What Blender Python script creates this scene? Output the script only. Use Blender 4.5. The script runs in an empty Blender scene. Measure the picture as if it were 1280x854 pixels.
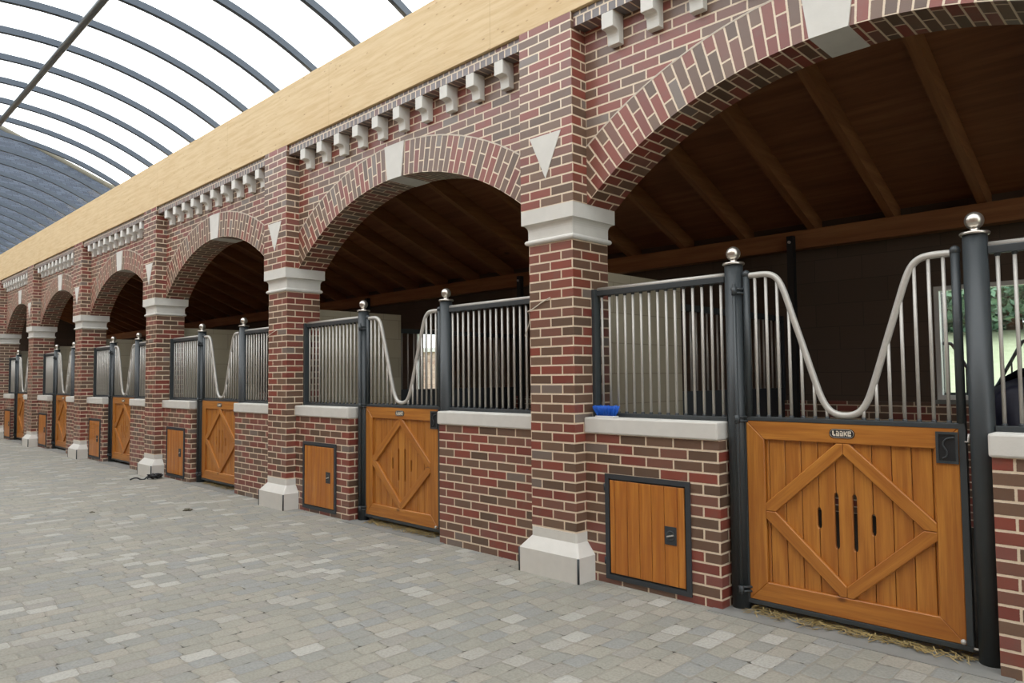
import bpy, bmesh, math, random
from mathutils import Vector, Matrix
random.seed(7)
S = bpy.context.scene
COL = S.collection
PI = math.pi

# ------------------------------------------------------------------ setting out
PX = [3.730, -0.398, -4.679, -8.796, -12.721, -16.549, -20.123]   # pillar centres, nearest first
DCO = [-.024, -.07, -.05, -.05, -.05, -.05]                              # gate centre against bay centre
NB = 6                                                            # bays; bay i lies between PX[i+1] and PX[i]
WALL_Y, WALL_B = 0.121, 0.468
HP = 0.2655                                                       # half width of the upper pilaster
HS = 0.22                                                         # half width of the shaft
BRL, BRH = 0.2175, 0.0717                                         # brick module
POST_Y = 0.2585
Z_SPRING, Z_APEX, RING = 2.767, 3.457, 0.335
Z_BEAM, Z_BEAMTOP = 4.19, 4.89
BACK_Y = 4.0

# ------------------------------------------------------------------ materials
def nt(name):
    m = bpy.data.materials.new(name); m.use_nodes = True
    t = m.node_tree; t.nodes.clear()
    out = t.nodes.new('ShaderNodeOutputMaterial')
    b = t.nodes.new('ShaderNodeBsdfPrincipled')
    t.links.new(b.outputs[0], out.inputs[0])
    return m, t, b, out
def N(t, typ, **kw):
    n = t.nodes.new(typ)
    for k, v in kw.items(): setattr(n, k, v)
    return n
def M(t, op, a, b=None, c=None, clamp=False):
    n = t.nodes.new('ShaderNodeMath'); n.operation = op; n.use_clamp = clamp
    for i, v in enumerate((a, b, c)):
        if v is None: continue
        if isinstance(v, (int, float)): n.inputs[i].default_value = v
        else: t.links.new(v, n.inputs[i])
    return n.outputs[0]
def mix(t, fac, a, b, typ='MIX'):
    n = t.nodes.new('ShaderNodeMix'); n.data_type = 'RGBA'; n.blend_type = typ
    for s, v in ((n.inputs[0], fac), (n.inputs[6], a), (n.inputs[7], b)):
        if isinstance(v, (int, float)): s.default_value = v
        elif isinstance(v, tuple): s.default_value = (*v, 1) if len(v) == 3 else v
        else: t.links.new(v, s)
    return n.outputs[2]
def ramp(t, fac, stops, interp='LINEAR'):
    n = t.nodes.new('ShaderNodeValToRGB'); cr = n.color_ramp; cr.interpolation = interp
    while len(cr.elements) > 1: cr.elements.remove(cr.elements[-1])
    cr.elements[0].position = stops[0][0]; cr.elements[0].color = (*stops[0][1], 1)
    for p, c in stops[1:]:
        e = cr.elements.new(p); e.color = (*c, 1)
    t.links.new(fac, n.inputs[0]); return n.outputs[0]
def sr(r, g, b):
    f = lambda c: (c/255/12.92) if c/255 <= .04045 else ((c/255+.055)/1.055)**2.4
    return (f(r), f(g), f(b))
def noise(t, vec, scale, detail=3, rough=.5, dim='3D'):
    n = t.nodes.new('ShaderNodeTexNoise'); n.noise_dimensions = dim
    n.inputs['Scale'].default_value = scale; n.inputs['Detail'].default_value = detail; n.inputs['Roughness'].default_value = rough
    if vec is not None: t.links.new(vec, n.inputs['Vector'])
    return n.outputs[0]
def bump(t, b, h, strength, dist):
    n = t.nodes.new('ShaderNodeBump'); n.inputs['Strength'].default_value = strength; n.inputs['Distance'].default_value = dist
    t.links.new(h, n.inputs['Height']); t.links.new(n.outputs[0], b.inputs['Normal'])
def seed(t):
    return N(t, 'ShaderNodeObjectInfo').outputs['Random']

def cells(t, L, H, joint, jitter=False):
    """running bond over the UV map (metres): returns joint mask, per-unit random colour, uv vector"""
    uv = N(t, 'ShaderNodeUVMap'); uv.uv_map = 'UVMap'
    s = N(t, 'ShaderNodeSeparateXYZ'); t.links.new(uv.outputs[0], s.inputs[0])
    u, v = s.outputs[0], s.outputs[1]
    r = M(t, 'DIVIDE', v, H); row = M(t, 'FLOOR', r); fv = M(t, 'SUBTRACT', r, row)
    if jitter:
        wn = N(t, 'ShaderNodeTexWhiteNoise', noise_dimensions='1D'); t.links.new(row, wn.inputs['W'])
        off = wn.outputs[0]
        n1 = noise(t, uv.outputs[0], 1.4, 1)
        uu = M(t, 'ADD', M(t, 'DIVIDE', u, L), M(t, 'ADD', M(t, 'MULTIPLY', off, 7.3), M(t, 'MULTIPLY', n1, 1.2)))
    else:
        uu = M(t, 'ADD', M(t, 'DIVIDE', u, L), M(t, 'MULTIPLY', M(t, 'PINGPONG', row, 1.0), 0.5))
    col = M(t, 'FLOOR', uu); fu = M(t, 'SUBTRACT', uu, col)
    du = M(t, 'MULTIPLY', M(t, 'MINIMUM', fu, M(t, 'SUBTRACT', 1.0, fu)), L)
    dv = M(t, 'MULTIPLY', M(t, 'MINIMUM', fv, M(t, 'SUBTRACT', 1.0, fv)), H)
    d = M(t, 'MINIMUM', du, dv)
    cv = N(t, 'ShaderNodeCombineXYZ'); t.links.new(col, cv.inputs[0]); t.links.new(row, cv.inputs[1]); t.links.new(M(t, 'MULTIPLY', seed(t), 53.0), cv.inputs[2])
    wn = N(t, 'ShaderNodeTexWhiteNoise', noise_dimensions='3D'); t.links.new(cv.outputs[0], wn.inputs['Vector'])
    return d, wn, uv.outputs[0], du, dv

def smooth(t, d, a, b):
    n = N(t, 'ShaderNodeMapRange', interpolation_type='SMOOTHSTEP')
    t.links.new(d, n.inputs[0]); n.inputs[1].default_value = a; n.inputs[2].default_value = b
    return n.outputs[0]

def mat_brick(name, L=BRL, H=BRH, joint=.0062, stops=None):
    m, t, b, o = nt(name)
    d, wn, uv, du, dv = cells(t, L, H, joint)
    stops = stops or [(0, sr(108, 80, 62)), (.14, sr(118, 90, 71)), (.26, sr(97, 74, 57)), (.36, sr(124, 80, 65)), (.48, sr(134, 70, 55)), (.62, sr(140, 67, 52)), (.74, sr(126, 60, 48)), (.82, sr(114, 86, 69)), (.90, sr(132, 76, 66)), (.96, sr(122, 108, 98))]
    c = ramp(t, wn.outputs[0], stops, 'CONSTANT')
    tc = N(t, 'ShaderNodeTexCoord').outputs['Object']
    n1 = noise(t, tc, 9, 3); n2 = noise(t, tc, 160, 2)
    c = mix(t, M(t, 'MULTIPLY', smooth(t, n1, .5, .75), .35), c, sr(112, 92, 80))
    c = mix(t, M(t, 'MULTIPLY', n2, .25), c, sr(70, 58, 54))
    mask = smooth(t, M(t, 'ADD', d, M(t, 'MULTIPLY', M(t, 'SUBTRACT', n2, .5), .003)), joint-.0012, joint+.0012)
    mort = mix(t, noise(t, tc, 40, 3), sr(226, 208, 182), sr(204, 184, 158))
    t.links.new(mix(t, mask, mort, c), b.inputs['Base Color'])
    b.inputs['Roughness'].default_value = .40; b.inputs['Specular IOR Level'].default_value = .75
    bump(t, b, M(t, 'ADD', mask, M(t, 'MULTIPLY', n2, .15)), .5, .004)
    return m

def mat_plain(name, rgb, rough=.5, metal=0, var=.08, scale=20, bumpd=0, spec=.5):
    m, t, b, o = nt(name)
    tc = N(t, 'ShaderNodeTexCoord').outputs['Object']
    n = noise(t, tc, scale, 4)
    d = tuple(c*(1-var*2) for c in rgb); l = tuple(min(1, c*(1+var)) for c in rgb)
    t.links.new(mix(t, n, d, l), b.inputs['Base Color'])
    b.inputs['Roughness'].default_value = rough; b.inputs['Metallic'].default_value = metal
    b.inputs['Specular IOR Level'].default_value = spec
    if bumpd: bump(t, b, noise(t, tc, scale*8, 3), .5, bumpd)
    return m

def mat_wood(name, light, dark, knot, rough=.4, knots=True, scale=1.0):
    """grain runs along UV v; u is across"""
    m, t, b, o = nt(name)
    uv = N(t, 'ShaderNodeUVMap'); uv.uv_map = 'UVMap'
    mp = N(t, 'ShaderNodeMapping'); mp.inputs['Scale'].default_value = (26*scale, 1.6*scale, 1); t.links.new(uv.outputs[0], mp.inputs[0])
    ad = N(t, 'ShaderNodeVectorMath', operation='ADD'); t.links.new(mp.outputs[0], ad.inputs[0])
    cb = N(t, 'ShaderNodeCombineXYZ'); t.links.new(M(t, 'MULTIPLY', seed(t), 31.0), cb.inputs[2]); t.links.new(cb.outputs[0], ad.inputs[1])
    g = noise(t, ad.outputs[0], 1.0, 4, .6)
    mp2 = N(t, 'ShaderNodeMapping'); mp2.inputs['Scale'].default_value = (3*scale, .7*scale, 1); t.links.new(uv.outputs[0], mp2.inputs[0])
    g2 = noise(t, mp2.outputs[0], 1.0, 2)
    mp4 = N(t, 'ShaderNodeMapping'); mp4.inputs['Scale'].default_value = (160*scale, 3*scale, 1); t.links.new(uv.outputs[0], mp4.inputs[0])
    g3 = noise(t, mp4.outputs[0], 1.0, 2)
    c = mix(t, smooth(t, g, .3, .72), dark, light)
    c = mix(t, M(t, 'MULTIPLY', smooth(t, g2, .4, .75), .55), c, dark)
    c = mix(t, M(t, 'MULTIPLY', smooth(t, g3, .5, .75), .22), c, knot)
    if knots:
        mp3 = N(t, 'ShaderNodeMapping'); mp3.inputs['Scale'].default_value = (5*scale, 2.6*scale, 1); t.links.new(uv.outputs[0], mp3.inputs[0])
        vo = N(t, 'ShaderNodeTexVoronoi'); t.links.new(mp3.outputs[0], vo.inputs['Vector']); vo.inputs['Scale'].default_value = 1.0
        sel = N(t, 'ShaderNodeSeparateColor'); t.links.new(vo.outputs['Color'], sel.inputs[0])
        k = M(t, 'MULTIPLY', M(t, 'SUBTRACT', 1.0, smooth(t, vo.outputs['Distance'], .03, .11)), M(t, 'GREATER_THAN', sel.outputs[0], .62))
        c = mix(t, M(t, 'MULTIPLY', k, .75), c, knot)
    t.links.new(c, b.inputs['Base Color']); b.inputs['Roughness'].default_value = rough
    bump(t, b, g, .15, .002)
    return m

def mat_pavers():
    m, t, b, o = nt('pavers')
    d, wn, uv, du, dv = cells(t, .165, .118, .004, jitter=True)
    tc = N(t, 'ShaderNodeTexCoord').outputs['Object']
    c = ramp(t, wn.outputs[0], [(0, sr(150, 148, 137)), (.2, sr(156, 153, 141)), (.36, sr(145, 145, 138)), (.5, sr(160, 155, 143)), (.62, sr(150, 147, 139)), (.74, sr(146, 147, 143)), (.84, sr(166, 163, 154)), (.94, sr(178, 176, 168))], 'CONSTANT')
    big = noise(t, tc, .8, 4); fine = noise(t, tc, 70, 3); mid = noise(t, tc, 9, 3)
    c = mix(t, M(t, 'MULTIPLY', smooth(t, big, .4, .7), .25), c, sr(126, 126, 117))
    c = mix(t, M(t, 'MULTIPLY', smooth(t, mid, .5, .75), .3), c, sr(170, 166, 154))
    c = mix(t, M(t, 'MULTIPLY', smooth(t, fine, .35, .7), .3), c, sr(100, 97, 88))
    rr = .022
    qx = M(t, 'MAXIMUM', M(t, 'SUBTRACT', rr, du), 0.0); qy = M(t, 'MAXIMUM', M(t, 'SUBTRACT', rr, dv), 0.0)
    dr = M(t, 'SUBTRACT', rr, M(t, 'SQRT', M(t, 'ADD', M(t, 'MULTIPLY', qx, qx), M(t, 'MULTIPLY', qy, qy))))
    dj = M(t, 'ADD', dr, M(t, 'MULTIPLY', M(t, 'SUBTRACT', noise(t, tc, 26, 3), .5), .008))
    mask = smooth(t, dj, .0003, .0042)
    jc = mix(t, smooth(t, noise(t, tc, 14, 3), .55, .66), sr(138, 134, 123), sr(62, 59, 51))
    t.links.new(mix(t, mask, jc, c), b.inputs['Base Color'])
    b.inputs['Roughness'].default_value = .7; b.inputs['Specular IOR Level'].default_value = .35
    hh = M(t, 'ADD', smooth(t, dj, 0, .018), M(t, 'MULTIPLY', fine, .25))
    wc = N(t, 'ShaderNodeSeparateColor'); t.links.new(wn.outputs[1], wc.inputs[0])
    bump(t, b, M(t, 'ADD', hh, M(t, 'MULTIPLY', wc.outputs[1], .35)), .7, .007)
    return m

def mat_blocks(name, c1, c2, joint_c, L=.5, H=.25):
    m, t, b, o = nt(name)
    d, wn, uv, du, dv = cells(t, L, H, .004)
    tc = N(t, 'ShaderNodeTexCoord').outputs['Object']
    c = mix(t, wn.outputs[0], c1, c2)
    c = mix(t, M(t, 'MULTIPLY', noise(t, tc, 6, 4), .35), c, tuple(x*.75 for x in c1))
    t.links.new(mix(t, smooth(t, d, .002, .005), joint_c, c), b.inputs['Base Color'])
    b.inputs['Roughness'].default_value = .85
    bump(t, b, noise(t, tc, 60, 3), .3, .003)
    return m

def mat_glazing():
    m, t, b, o = nt('polycarbonate')
    tr = N(t, 'ShaderNodeBsdfTransparent'); tr.inputs[0].default_value = (.95, .97, .98, 1)
    gl = N(t, 'ShaderNodeBsdfGlossy'); gl.inputs['Roughness'].default_value = .08
    tl = N(t, 'ShaderNodeBsdfTranslucent'); tl.inputs[0].default_value = (.9, .93, .95, 1)
    fr = N(t, 'ShaderNodeFresnel'); fr.inputs[0].default_value = 1.3
    m1 = N(t, 'ShaderNodeMixShader'); m1.inputs[0].default_value = .012
    t.links.new(tr.outputs[0], m1.inputs[1]); t.links.new(tl.outputs[0], m1.inputs[2])
    m2 = N(t, 'ShaderNodeMixShader'); t.links.new(M(t, 'MULTIPLY', fr.outputs[0], .25), m2.inputs[0])
    t.links.new(m1.outputs[0], m2.inputs[1]); t.links.new(gl.outputs[0], m2.inputs[2])
    t.links.new(m2.outputs[0], o.inputs[0]); t.nodes.remove(b)
    return m
def mat_glass():
    m, t, b, o = nt('window_glass')
    tr = N(t, 'ShaderNodeBsdfTransparent'); tr.inputs[0].default_value = (.94, .97, .96, 1)
    gl = N(t, 'ShaderNodeBsdfGlossy'); gl.inputs['Roughness'].default_value = .02
    mx = N(t, 'ShaderNodeMixShader'); mx.inputs[0].default_value = .06
    t.links.new(tr.outputs[0], mx.inputs[1]); t.links.new(gl.outputs[0], mx.inputs[2]); t.links.new(mx.outputs[0], o.inputs[0]); t.nodes.remove(b)
    return m
def mat_osb():
    m, t, b, o = nt('pale_spruce_board')
    uv = N(t, 'ShaderNodeUVMap'); uv.uv_map = 'UVMap'
    mp = N(t, 'ShaderNodeMapping'); mp.inputs['Scale'].default_value = (1.2, 14, 1); t.links.new(uv.outputs[0], mp.inputs[0])
    g = noise(t, mp.outputs[0], 1.6, 5, .65)
    mp2 = N(t, 'ShaderNodeMapping'); mp2.inputs['Scale'].default_value = (5, 16, 1); t.links.new(uv.outputs[0], mp2.inputs[0])
    vo = N(t, 'ShaderNodeTexVoronoi'); t.links.new(mp2.outputs[0], vo.inputs['Vector']); vo.inputs['Scale'].default_value = 1
    sc = N(t, 'ShaderNodeSeparateColor'); t.links.new(vo.outputs['Color'], sc.inputs[0])
    k = M(t, 'MULTIPLY', M(t, 'SUBTRACT', 1.0, smooth(t, vo.outputs['Distance'], .04, .13)), M(t, 'GREATER_THAN', sc.outputs[0], .55))
    c = mix(t, smooth(t, g, .35, .7), sr(209, 184, 142), sr(195, 166, 121))
    c = mix(t, M(t, 'MULTIPLY', smooth(t, noise(t, uv.outputs[0], 1.3, 3), .5, .75), .35), c, sr(198, 166, 118))
    vo2 = N(t, 'ShaderNodeTexVoronoi'); mp3 = N(t, 'ShaderNodeMapping'); mp3.inputs['Scale'].default_value = (9, 22, 1); t.links.new(uv.outputs[0], mp3.inputs[0]); t.links.new(mp3.outputs[0], vo2.inputs['Vector']); vo2.inputs['Scale'].default_value = 1
    sc2 = N(t, 'ShaderNodeSeparateColor'); t.links.new(vo2.outputs['Color'], sc2.inputs[0])
    k2 = M(t, 'MULTIPLY', M(t, 'SUBTRACT', 1.0, smooth(t, vo2.outputs['Distance'], .06, .2)), M(t, 'GREATER_THAN', sc2.outputs[0], .72))
    c = mix(t, M(t, 'MULTIPLY', k2, .55), c, sr(150, 108, 66))
    c = mix(t, M(t, 'MULTIPLY', k, .6), c, sr(126, 82, 46))
    s = N(t, 'ShaderNodeSeparateXYZ'); t.links.new(uv.outputs[0], s.inputs[0])
    q = M(t, 'DIVIDE', s.outputs[0], 2.5); f = M(t, 'SUBTRACT', q, M(t, 'FLOOR', q))
    j = M(t, 'LESS_THAN', f, .0022)
    c = mix(t, M(t, 'MULTIPLY', j, .45), c, sr(150, 112, 70))
    t.links.new(c, b.inputs['Base Color']); b.inputs['Roughness'].default_value = .65
    return m
def mat_leaf(name, a, bb):
    m, t, b, o = nt(name)
    tc = N(t, 'ShaderNodeTexCoord').outputs['Object']
    t.links.new(mix(t, smooth(t, noise(t, tc, 2.5, 3), .35, .65), a, bb), b.inputs['Base Color']); b.inputs['Roughness'].default_value = .6
    return m

MB_BRICK = mat_brick('clinker_brick')
MB_RING = mat_brick('arch_brick', L=.2233, H=.0735)
MB_SOLD = mat_brick('rowlock_brick', L=.0735, H=.3, stops=[(0, sr(112, 104, 102)), (.3, sr(126, 118, 118)), (.55, sr(104, 92, 90)), (.75, sr(122, 106, 104)), (.9, sr(118, 82, 78))])
M_STONE = mat_plain('cast_stone', sr(211, 208, 200), .75, var=.05, scale=12, bumpd=.001)
M_OSB = mat_osb()
M_DOOR = mat_wood('varnished_larch', sr(190, 127, 53), sr(160, 97, 37), sr(84, 44, 16), .38)
M_HATCH = mat_wood('varnished_pine', sr(196, 129, 51), sr(166, 97, 35), sr(104, 56, 20), .38, knots=False)
M_RAFT = mat_wood('spruce_rafter', sr(158, 106, 64), sr(130, 82, 46), sr(70, 40, 22), .7, scale=.6)
M_DECK = mat_wood('spruce_deck', sr(150, 98, 62), sr(122, 76, 46), sr(60, 36, 20), .75, scale=.5)
M_STEEL = mat_plain('anthracite_steel', sr(56, 61, 63), .42, metal=.0, var=.04, scale=30)
M_STEELD = mat_plain('dark_steel', sr(52, 56, 60), .5, var=.05, scale=30)
M_ZINC = mat_plain('galvanised_steel', sr(190, 186, 178), .45, metal=.3, var=.06, scale=60)
M_INOX = mat_plain('brushed_steel', sr(206, 200, 190), .28, metal=.9, var=.05, scale=80)
M_BLACK = mat_plain('black_plastic', sr(30, 32, 34), .5)
M_RIB = mat_plain('rib_steel', sr(62, 72, 84), .45, var=.05)
M_PURL = mat_plain('purlin_steel', sr(92, 96, 98), .3, metal=.35, var=.05)
M_FLOOR = mat_pavers()
M_CONC = mat_plain('grey_concrete', sr(132, 132, 127), .8, var=.14, scale=8, bumpd=.001)
M_BED = mat_plain('stall_bedding', sr(58, 48, 36), .95, var=.3, scale=18, bumpd=.01)
M_STRAW = mat_plain('straw', sr(180, 158, 104), .8, var=.3, scale=6)
M_BLOCK = mat_blocks('limewashed_block', sr(182, 172, 148), sr(172, 162, 138), sr(148, 138, 118))
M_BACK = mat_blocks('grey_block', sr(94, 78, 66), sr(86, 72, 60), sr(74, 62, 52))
M_GLAZ = mat_glazing(); M_GLASS = mat_glass()
M_WHITE = mat_plain('white_frame', sr(222, 222, 218), .5, var=.03)
M_BLUE = mat_plain('blue_bristle', sr(20, 100, 210), .5, var=.2, scale=200)
M_LETTER = mat_plain('cream_lettering', sr(214, 204, 186), .5, var=.02)
M_CORD = mat_plain('pale_twine', sr(206, 196, 180), .8, var=.05)
M_GRASS = mat_plain('meadow', sr(170, 178, 146), .9, var=.12, scale=3)
M_LEAF = mat_leaf('foliage', sr(66, 100, 80), sr(104, 136, 110))
M_BARK = mat_plain('bark', sr(84, 66, 50), .9, var=.2)
M_HORSE = mat_plain('dark_coat', sr(24, 24, 42), .6, var=.15, scale=5)
M_DIRT = mat_plain('dirt', sr(96, 90, 74), .95, var=.25, scale=60)
def mat_slate():
    m, t, b, o = nt('slate')
    d, wn, uv, du, dv = cells(t, .5, .24, .01)
    c = mix(t, wn.outputs[0], sr(48, 54, 64), sr(64, 71, 82))
    c = mix(t, smooth(t, d, .004, .02), sr(34, 38, 46), c)
    t.links.new(c, b.inputs['Base Color']); b.inputs['Roughness'].default_value = .9; b.inputs['Specular IOR Level'].default_value = .15
    return m
M_SLATE = mat_slate()
M_HOUSE = mat_brick('pale_house_brick', L=.25, H=.09, stops=[(0, sr(190, 160, 150)), (.3, sr(206, 176, 164)), (.6, sr(180, 142, 132)), (.8, sr(214, 188, 178))])

# ------------------------------------------------------------------ mesh builder
class MB:
    def __init__(s): s.v = []; s.f = []; s.uv = []; s.sm = []
    def face(s, pts, uvs, sm=False):
        i = len(s.v); s.v += [tuple(p) for p in pts]; s.f.append(tuple(range(i, i+len(pts)))); s.uv.append([tuple(u) for u in uvs]); s.sm.append(sm)
    def box(s, a, b, u0=0, v0=0, wood=None, skip=''):
        """axis box; masonry UV runs round the corner; wood='x'/'y'/'z' puts the grain (UV v) along that axis"""
        x0, y0, z0 = a; x1, y1, z1 = b
        P = lambda x, y, z: (x, y, z)
        F = {'f': [P(x0, y0, z0), P(x1, y0, z0), P(x1, y0, z1), P(x0, y0, z1)],
             'k': [P(x1, y1, z0), P(x0, y1, z0), P(x0, y1, z1), P(x1, y1, z1)],
             'r': [P(x1, y0, z0), P(x1, y1, z0), P(x1, y1, z1), P(x1, y0, z1)],
             'l': [P(x0, y1, z0), P(x0, y0, z0), P(x0, y0, z1), P(x0, y1, z1)],
             't': [P(x0, y0, z1), P(x1, y0, z1), P(x1, y1, z1), P(x0, y1, z1)],
             'b': [P(x0, y1, z0), P(x1, y1, z0), P(x1, y0, z0), P(x0, y0, z0)]}
        if wood:
            ru, rv = random.uniform(0, 40), random.uniform(0, 40)
        for k, pts in F.items():
            if k in skip: continue
            uvs = []
            for x, y, z in pts:
                if wood:
                    al = {'x': x, 'y': y, 'z': z}[wood]
                    ac = {'x': (z if k in 'fk' else y), 'y': (z if k in 'rl' else x), 'z': (x if k in 'fk' else y)}[wood]
                    uvs.append((ac+ru, al+rv))
                else:
                    if k == 'f' or k in 'tb': u = x-x0
                    elif k == 'r': u = (x1-x0)+(y-y0)
                    elif k == 'l': u = -(y-y0)
                    else: u = (x1-x)+(x1-x0)
                    w = z if k not in 'tb' else y
                    uvs.append((u+u0, w+v0))
            s.face(pts, uvs)
        return s
    def prism(s, poly, y0, y1, wood=None, bev=0):
        """polygon in (x,z), counter-clockwise seen from -y, extruded y0 (front) to y1; wood=(dx,dz) grain direction"""
        ru, rv = random.uniform(0, 40), random.uniform(0, 40)
        def uv(x, z, e=0):
            if wood is None: return (x+e, z)
            dx, dz = wood; return (x*dz-z*dx+e+ru, x*dx+z*dz+rv)
        if bev:
            n = len(poly); inn = []
            for i in range(n):
                p0, p, p1 = Vector(poly[i-1]), Vector(poly[i]), Vector(poly[(i+1) % n])
                e0 = (p-p0).normalized(); e1 = (p1-p).normalized()
                n0 = Vector((-e0.y, e0.x)); n1 = Vector((-e1.y, e1.x))
                bis = (n0+n1); L = bis.length
                bis = bis/L if L > 1e-6 else n0
                inn.append(tuple(p+bis*bev/max(.35, bis.dot(n0))))
            s.face([(x, y0, z) for x, z in inn], [uv(x, z) for x, z in inn])
            for i in range(n):
                a, b, c, d = poly[i], poly[(i+1) % n], inn[(i+1) % n], inn[i]
                s.face([(a[0], y0+bev, a[1]), (b[0], y0+bev, b[1]), (c[0], y0, c[1]), (d[0], y0, d[1])], [uv(*a), uv(*b), uv(*c), uv(*d)])
            yf = y0+bev
        else:
            s.face([(x, y0, z) for x, z in poly], [uv(x, z) for x, z in poly]); yf = y0
        s.face([(x, y1, z) for x, z in reversed(poly)], [uv(x, z) for x, z in reversed(poly)])
        for i in range(len(poly)):
            a, b = poly[i], poly[(i+1) % len(poly)]
            s.face([(a[0], y1, a[1]), (b[0], y1, b[1]), (b[0], yf, b[1]), (a[0], yf, a[1])], [uv(*a, .05), uv(*b, .05), uv(*b), uv(*a)])
        return s
    def tube(s, pts, r, n=10, cap=True, radii=None):
        pts = [Vector(p) for p in pts]; m = len(pts); rings = []; L = 0
        t0 = (pts[1]-pts[0]).normalized(); up = Vector((0, 0, 1)) if abs(t0.z) < .9 else Vector((1, 0, 0))
        nrm = t0.cross(up).normalized()
        for i, p in enumerate(pts):
            t = (pts[min(i+1, m-1)]-pts[max(i-1, 0)]).normalized()
            nrm = (nrm-t*nrm.dot(t)).normalized(); bi = t.cross(nrm)
            if i: L += (p-pts[i-1]).length
            rr = radii[i] if radii else r
            rings.append(([p+(nrm*math.cos(2*PI*k/n)+bi*math.sin(2*PI*k/n))*rr for k in range(n)], L))
        for (A, la), (B, lb) in zip(rings, rings[1:]):
            for k in range(n):
                k2 = (k+1) % n
                s.face([A[k], A[k2], B[k2], B[k]], [(k/n*.1, la), ((k+1)/n*.1, la), ((k+1)/n*.1, lb), (k/n*.1, lb)], True)
        if cap:
            for R, rev in ((rings[0][0], True), (rings[-1][0], False)):
                R = list(reversed(R)) if rev else R
                s.face(R, [(0, 0)]*n)
        return s
    def lathe(s, prof, c=(0, 0, 0), n=20):
        """prof: (r,z) list from bottom to top"""
        for (r0, z0), (r1, z1) in zip(prof, prof[1:]):
            for k in range(n):
                a, b = 2*PI*k/n, 2*PI*(k+1)/n
                P = lambda r, z, q: (c[0]+r*math.cos(q), c[1]+r*math.sin(q), c[2]+z)
                pts = [P(r0, z0, a), P(r0, z0, b), P(r1, z1, b), P(r1, z1, a)]
                if r0 < 1e-6: pts = pts[1:]
                elif r1 < 1e-6: pts = pts[:3]
                s.face(pts, [(k/n, z0)]*len(pts), True)
        return s
    def ball(s, c, r, n=14):
        return s.lathe([(r*math.sin(PI*i/n), -r*math.cos(PI*i/n)) for i in range(n+1)], c, 18)
    def build(s, name, mat, parent=None, loc=None, weld=True, bevel=0):
        me = bpy.data.meshes.new(name); me.from_pydata(s.v, [], s.f)
        uvl = me.uv_layers.new(name='UVMap'); k = 0
        for f in s.uv:
            for u in f: uvl.data[k].uv = u; k += 1
        for p, sm in zip(me.polygons, s.sm): p.use_smooth = sm
        if weld:
            bm = bmesh.new(); bm.from_mesh(me); bmesh.ops.remove_doubles(bm, verts=bm.verts, dist=1e-5)
            bmesh.ops.dissolve_degenerate(bm, edges=bm.edges, dist=1e-7)
            bm.to_mesh(me); bm.free()
        me.materials.append(mat)
        o = bpy.data.objects.new(name, me); COL.objects.link(o)
        if parent: o.parent = parent
        if loc: o.location = loc
        if bevel:
            b = o.modifiers.new('edge', 'BEVEL'); b.width = bevel; b.segments = 2; b.limit_method = 'ANGLE'
        return o

def tag(o, label=None, cat=None, group=None, kind=None):
    if label: o['label'] = label
    if cat: o['category'] = cat
    if group: o['group'] = group
    if kind: o['kind'] = kind
    return o
def empty(name, loc, **kw):
    o = bpy.data.objects.new(name, None); o.location = loc; o.empty_display_size = .1; COL.objects.link(o)
    return tag(o, **kw)
def copy_tree(o, parent=None):
    c = o.copy(); COL.objects.link(c)
    if parent: c.parent = parent
    for ch in o.children: copy_tree(ch, c)
    return c
ORD = ['nearest', 'second', 'third', 'fourth', 'fifth', 'sixth', 'seventh']
# how each bay is named in the labels: bay 0 is the nearest arch, cut by the frame
BAYL = ['under the nearest arch, cut off by the right edge of the photo', 'under the second arch from the right', 'under the third arch from the right', 'under the fourth arch from the right', 'under the fifth arch from the right', 'under the sixth and farthest arch']
SHORT = ['under the nearest arch', 'under the second arch from the right', 'under the third arch from the right', 'under the fourth arch from the right', 'under the fifth arch from the right', 'under the sixth and farthest arch']

# ------------------------------------------------------------------ the setting: floor
def plane(name, x0, x1, y0, y1, z, mat, swap=False):
    b = MB(); pts = [(x0, y0, z), (x1, y0, z), (x1, y1, z), (x0, y1, z)]
    b.face(pts, [(p[1], p[0]) if swap else (p[0], p[1]) for p in pts])
    return b.build(name, mat)
fl = MB()
XE0, XE1 = -26.0, 10.0
for (x0, y0, z0), (x1, y1, z1) in [((XE0, -4.8, -.12), (XE1, .30, 0))]:
    fl.box((x0, y0, z0), (x1, y1, z1))
    fl.uv = [[(p[1], p[0]) for p in [fl.v[i] for i in f]] for f in fl.f]
floor = tag(fl.build('floor', M_FLOOR), kind='structure', label='tumbled grey block paving of the stable aisle')
st = MB().box((XE0, .30, -.12), (XE1, BACK_Y, -.004))
tag(st.build('floor_stalls', M_BED), kind='structure', label='dark bedded floor of the horse stalls')

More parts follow.
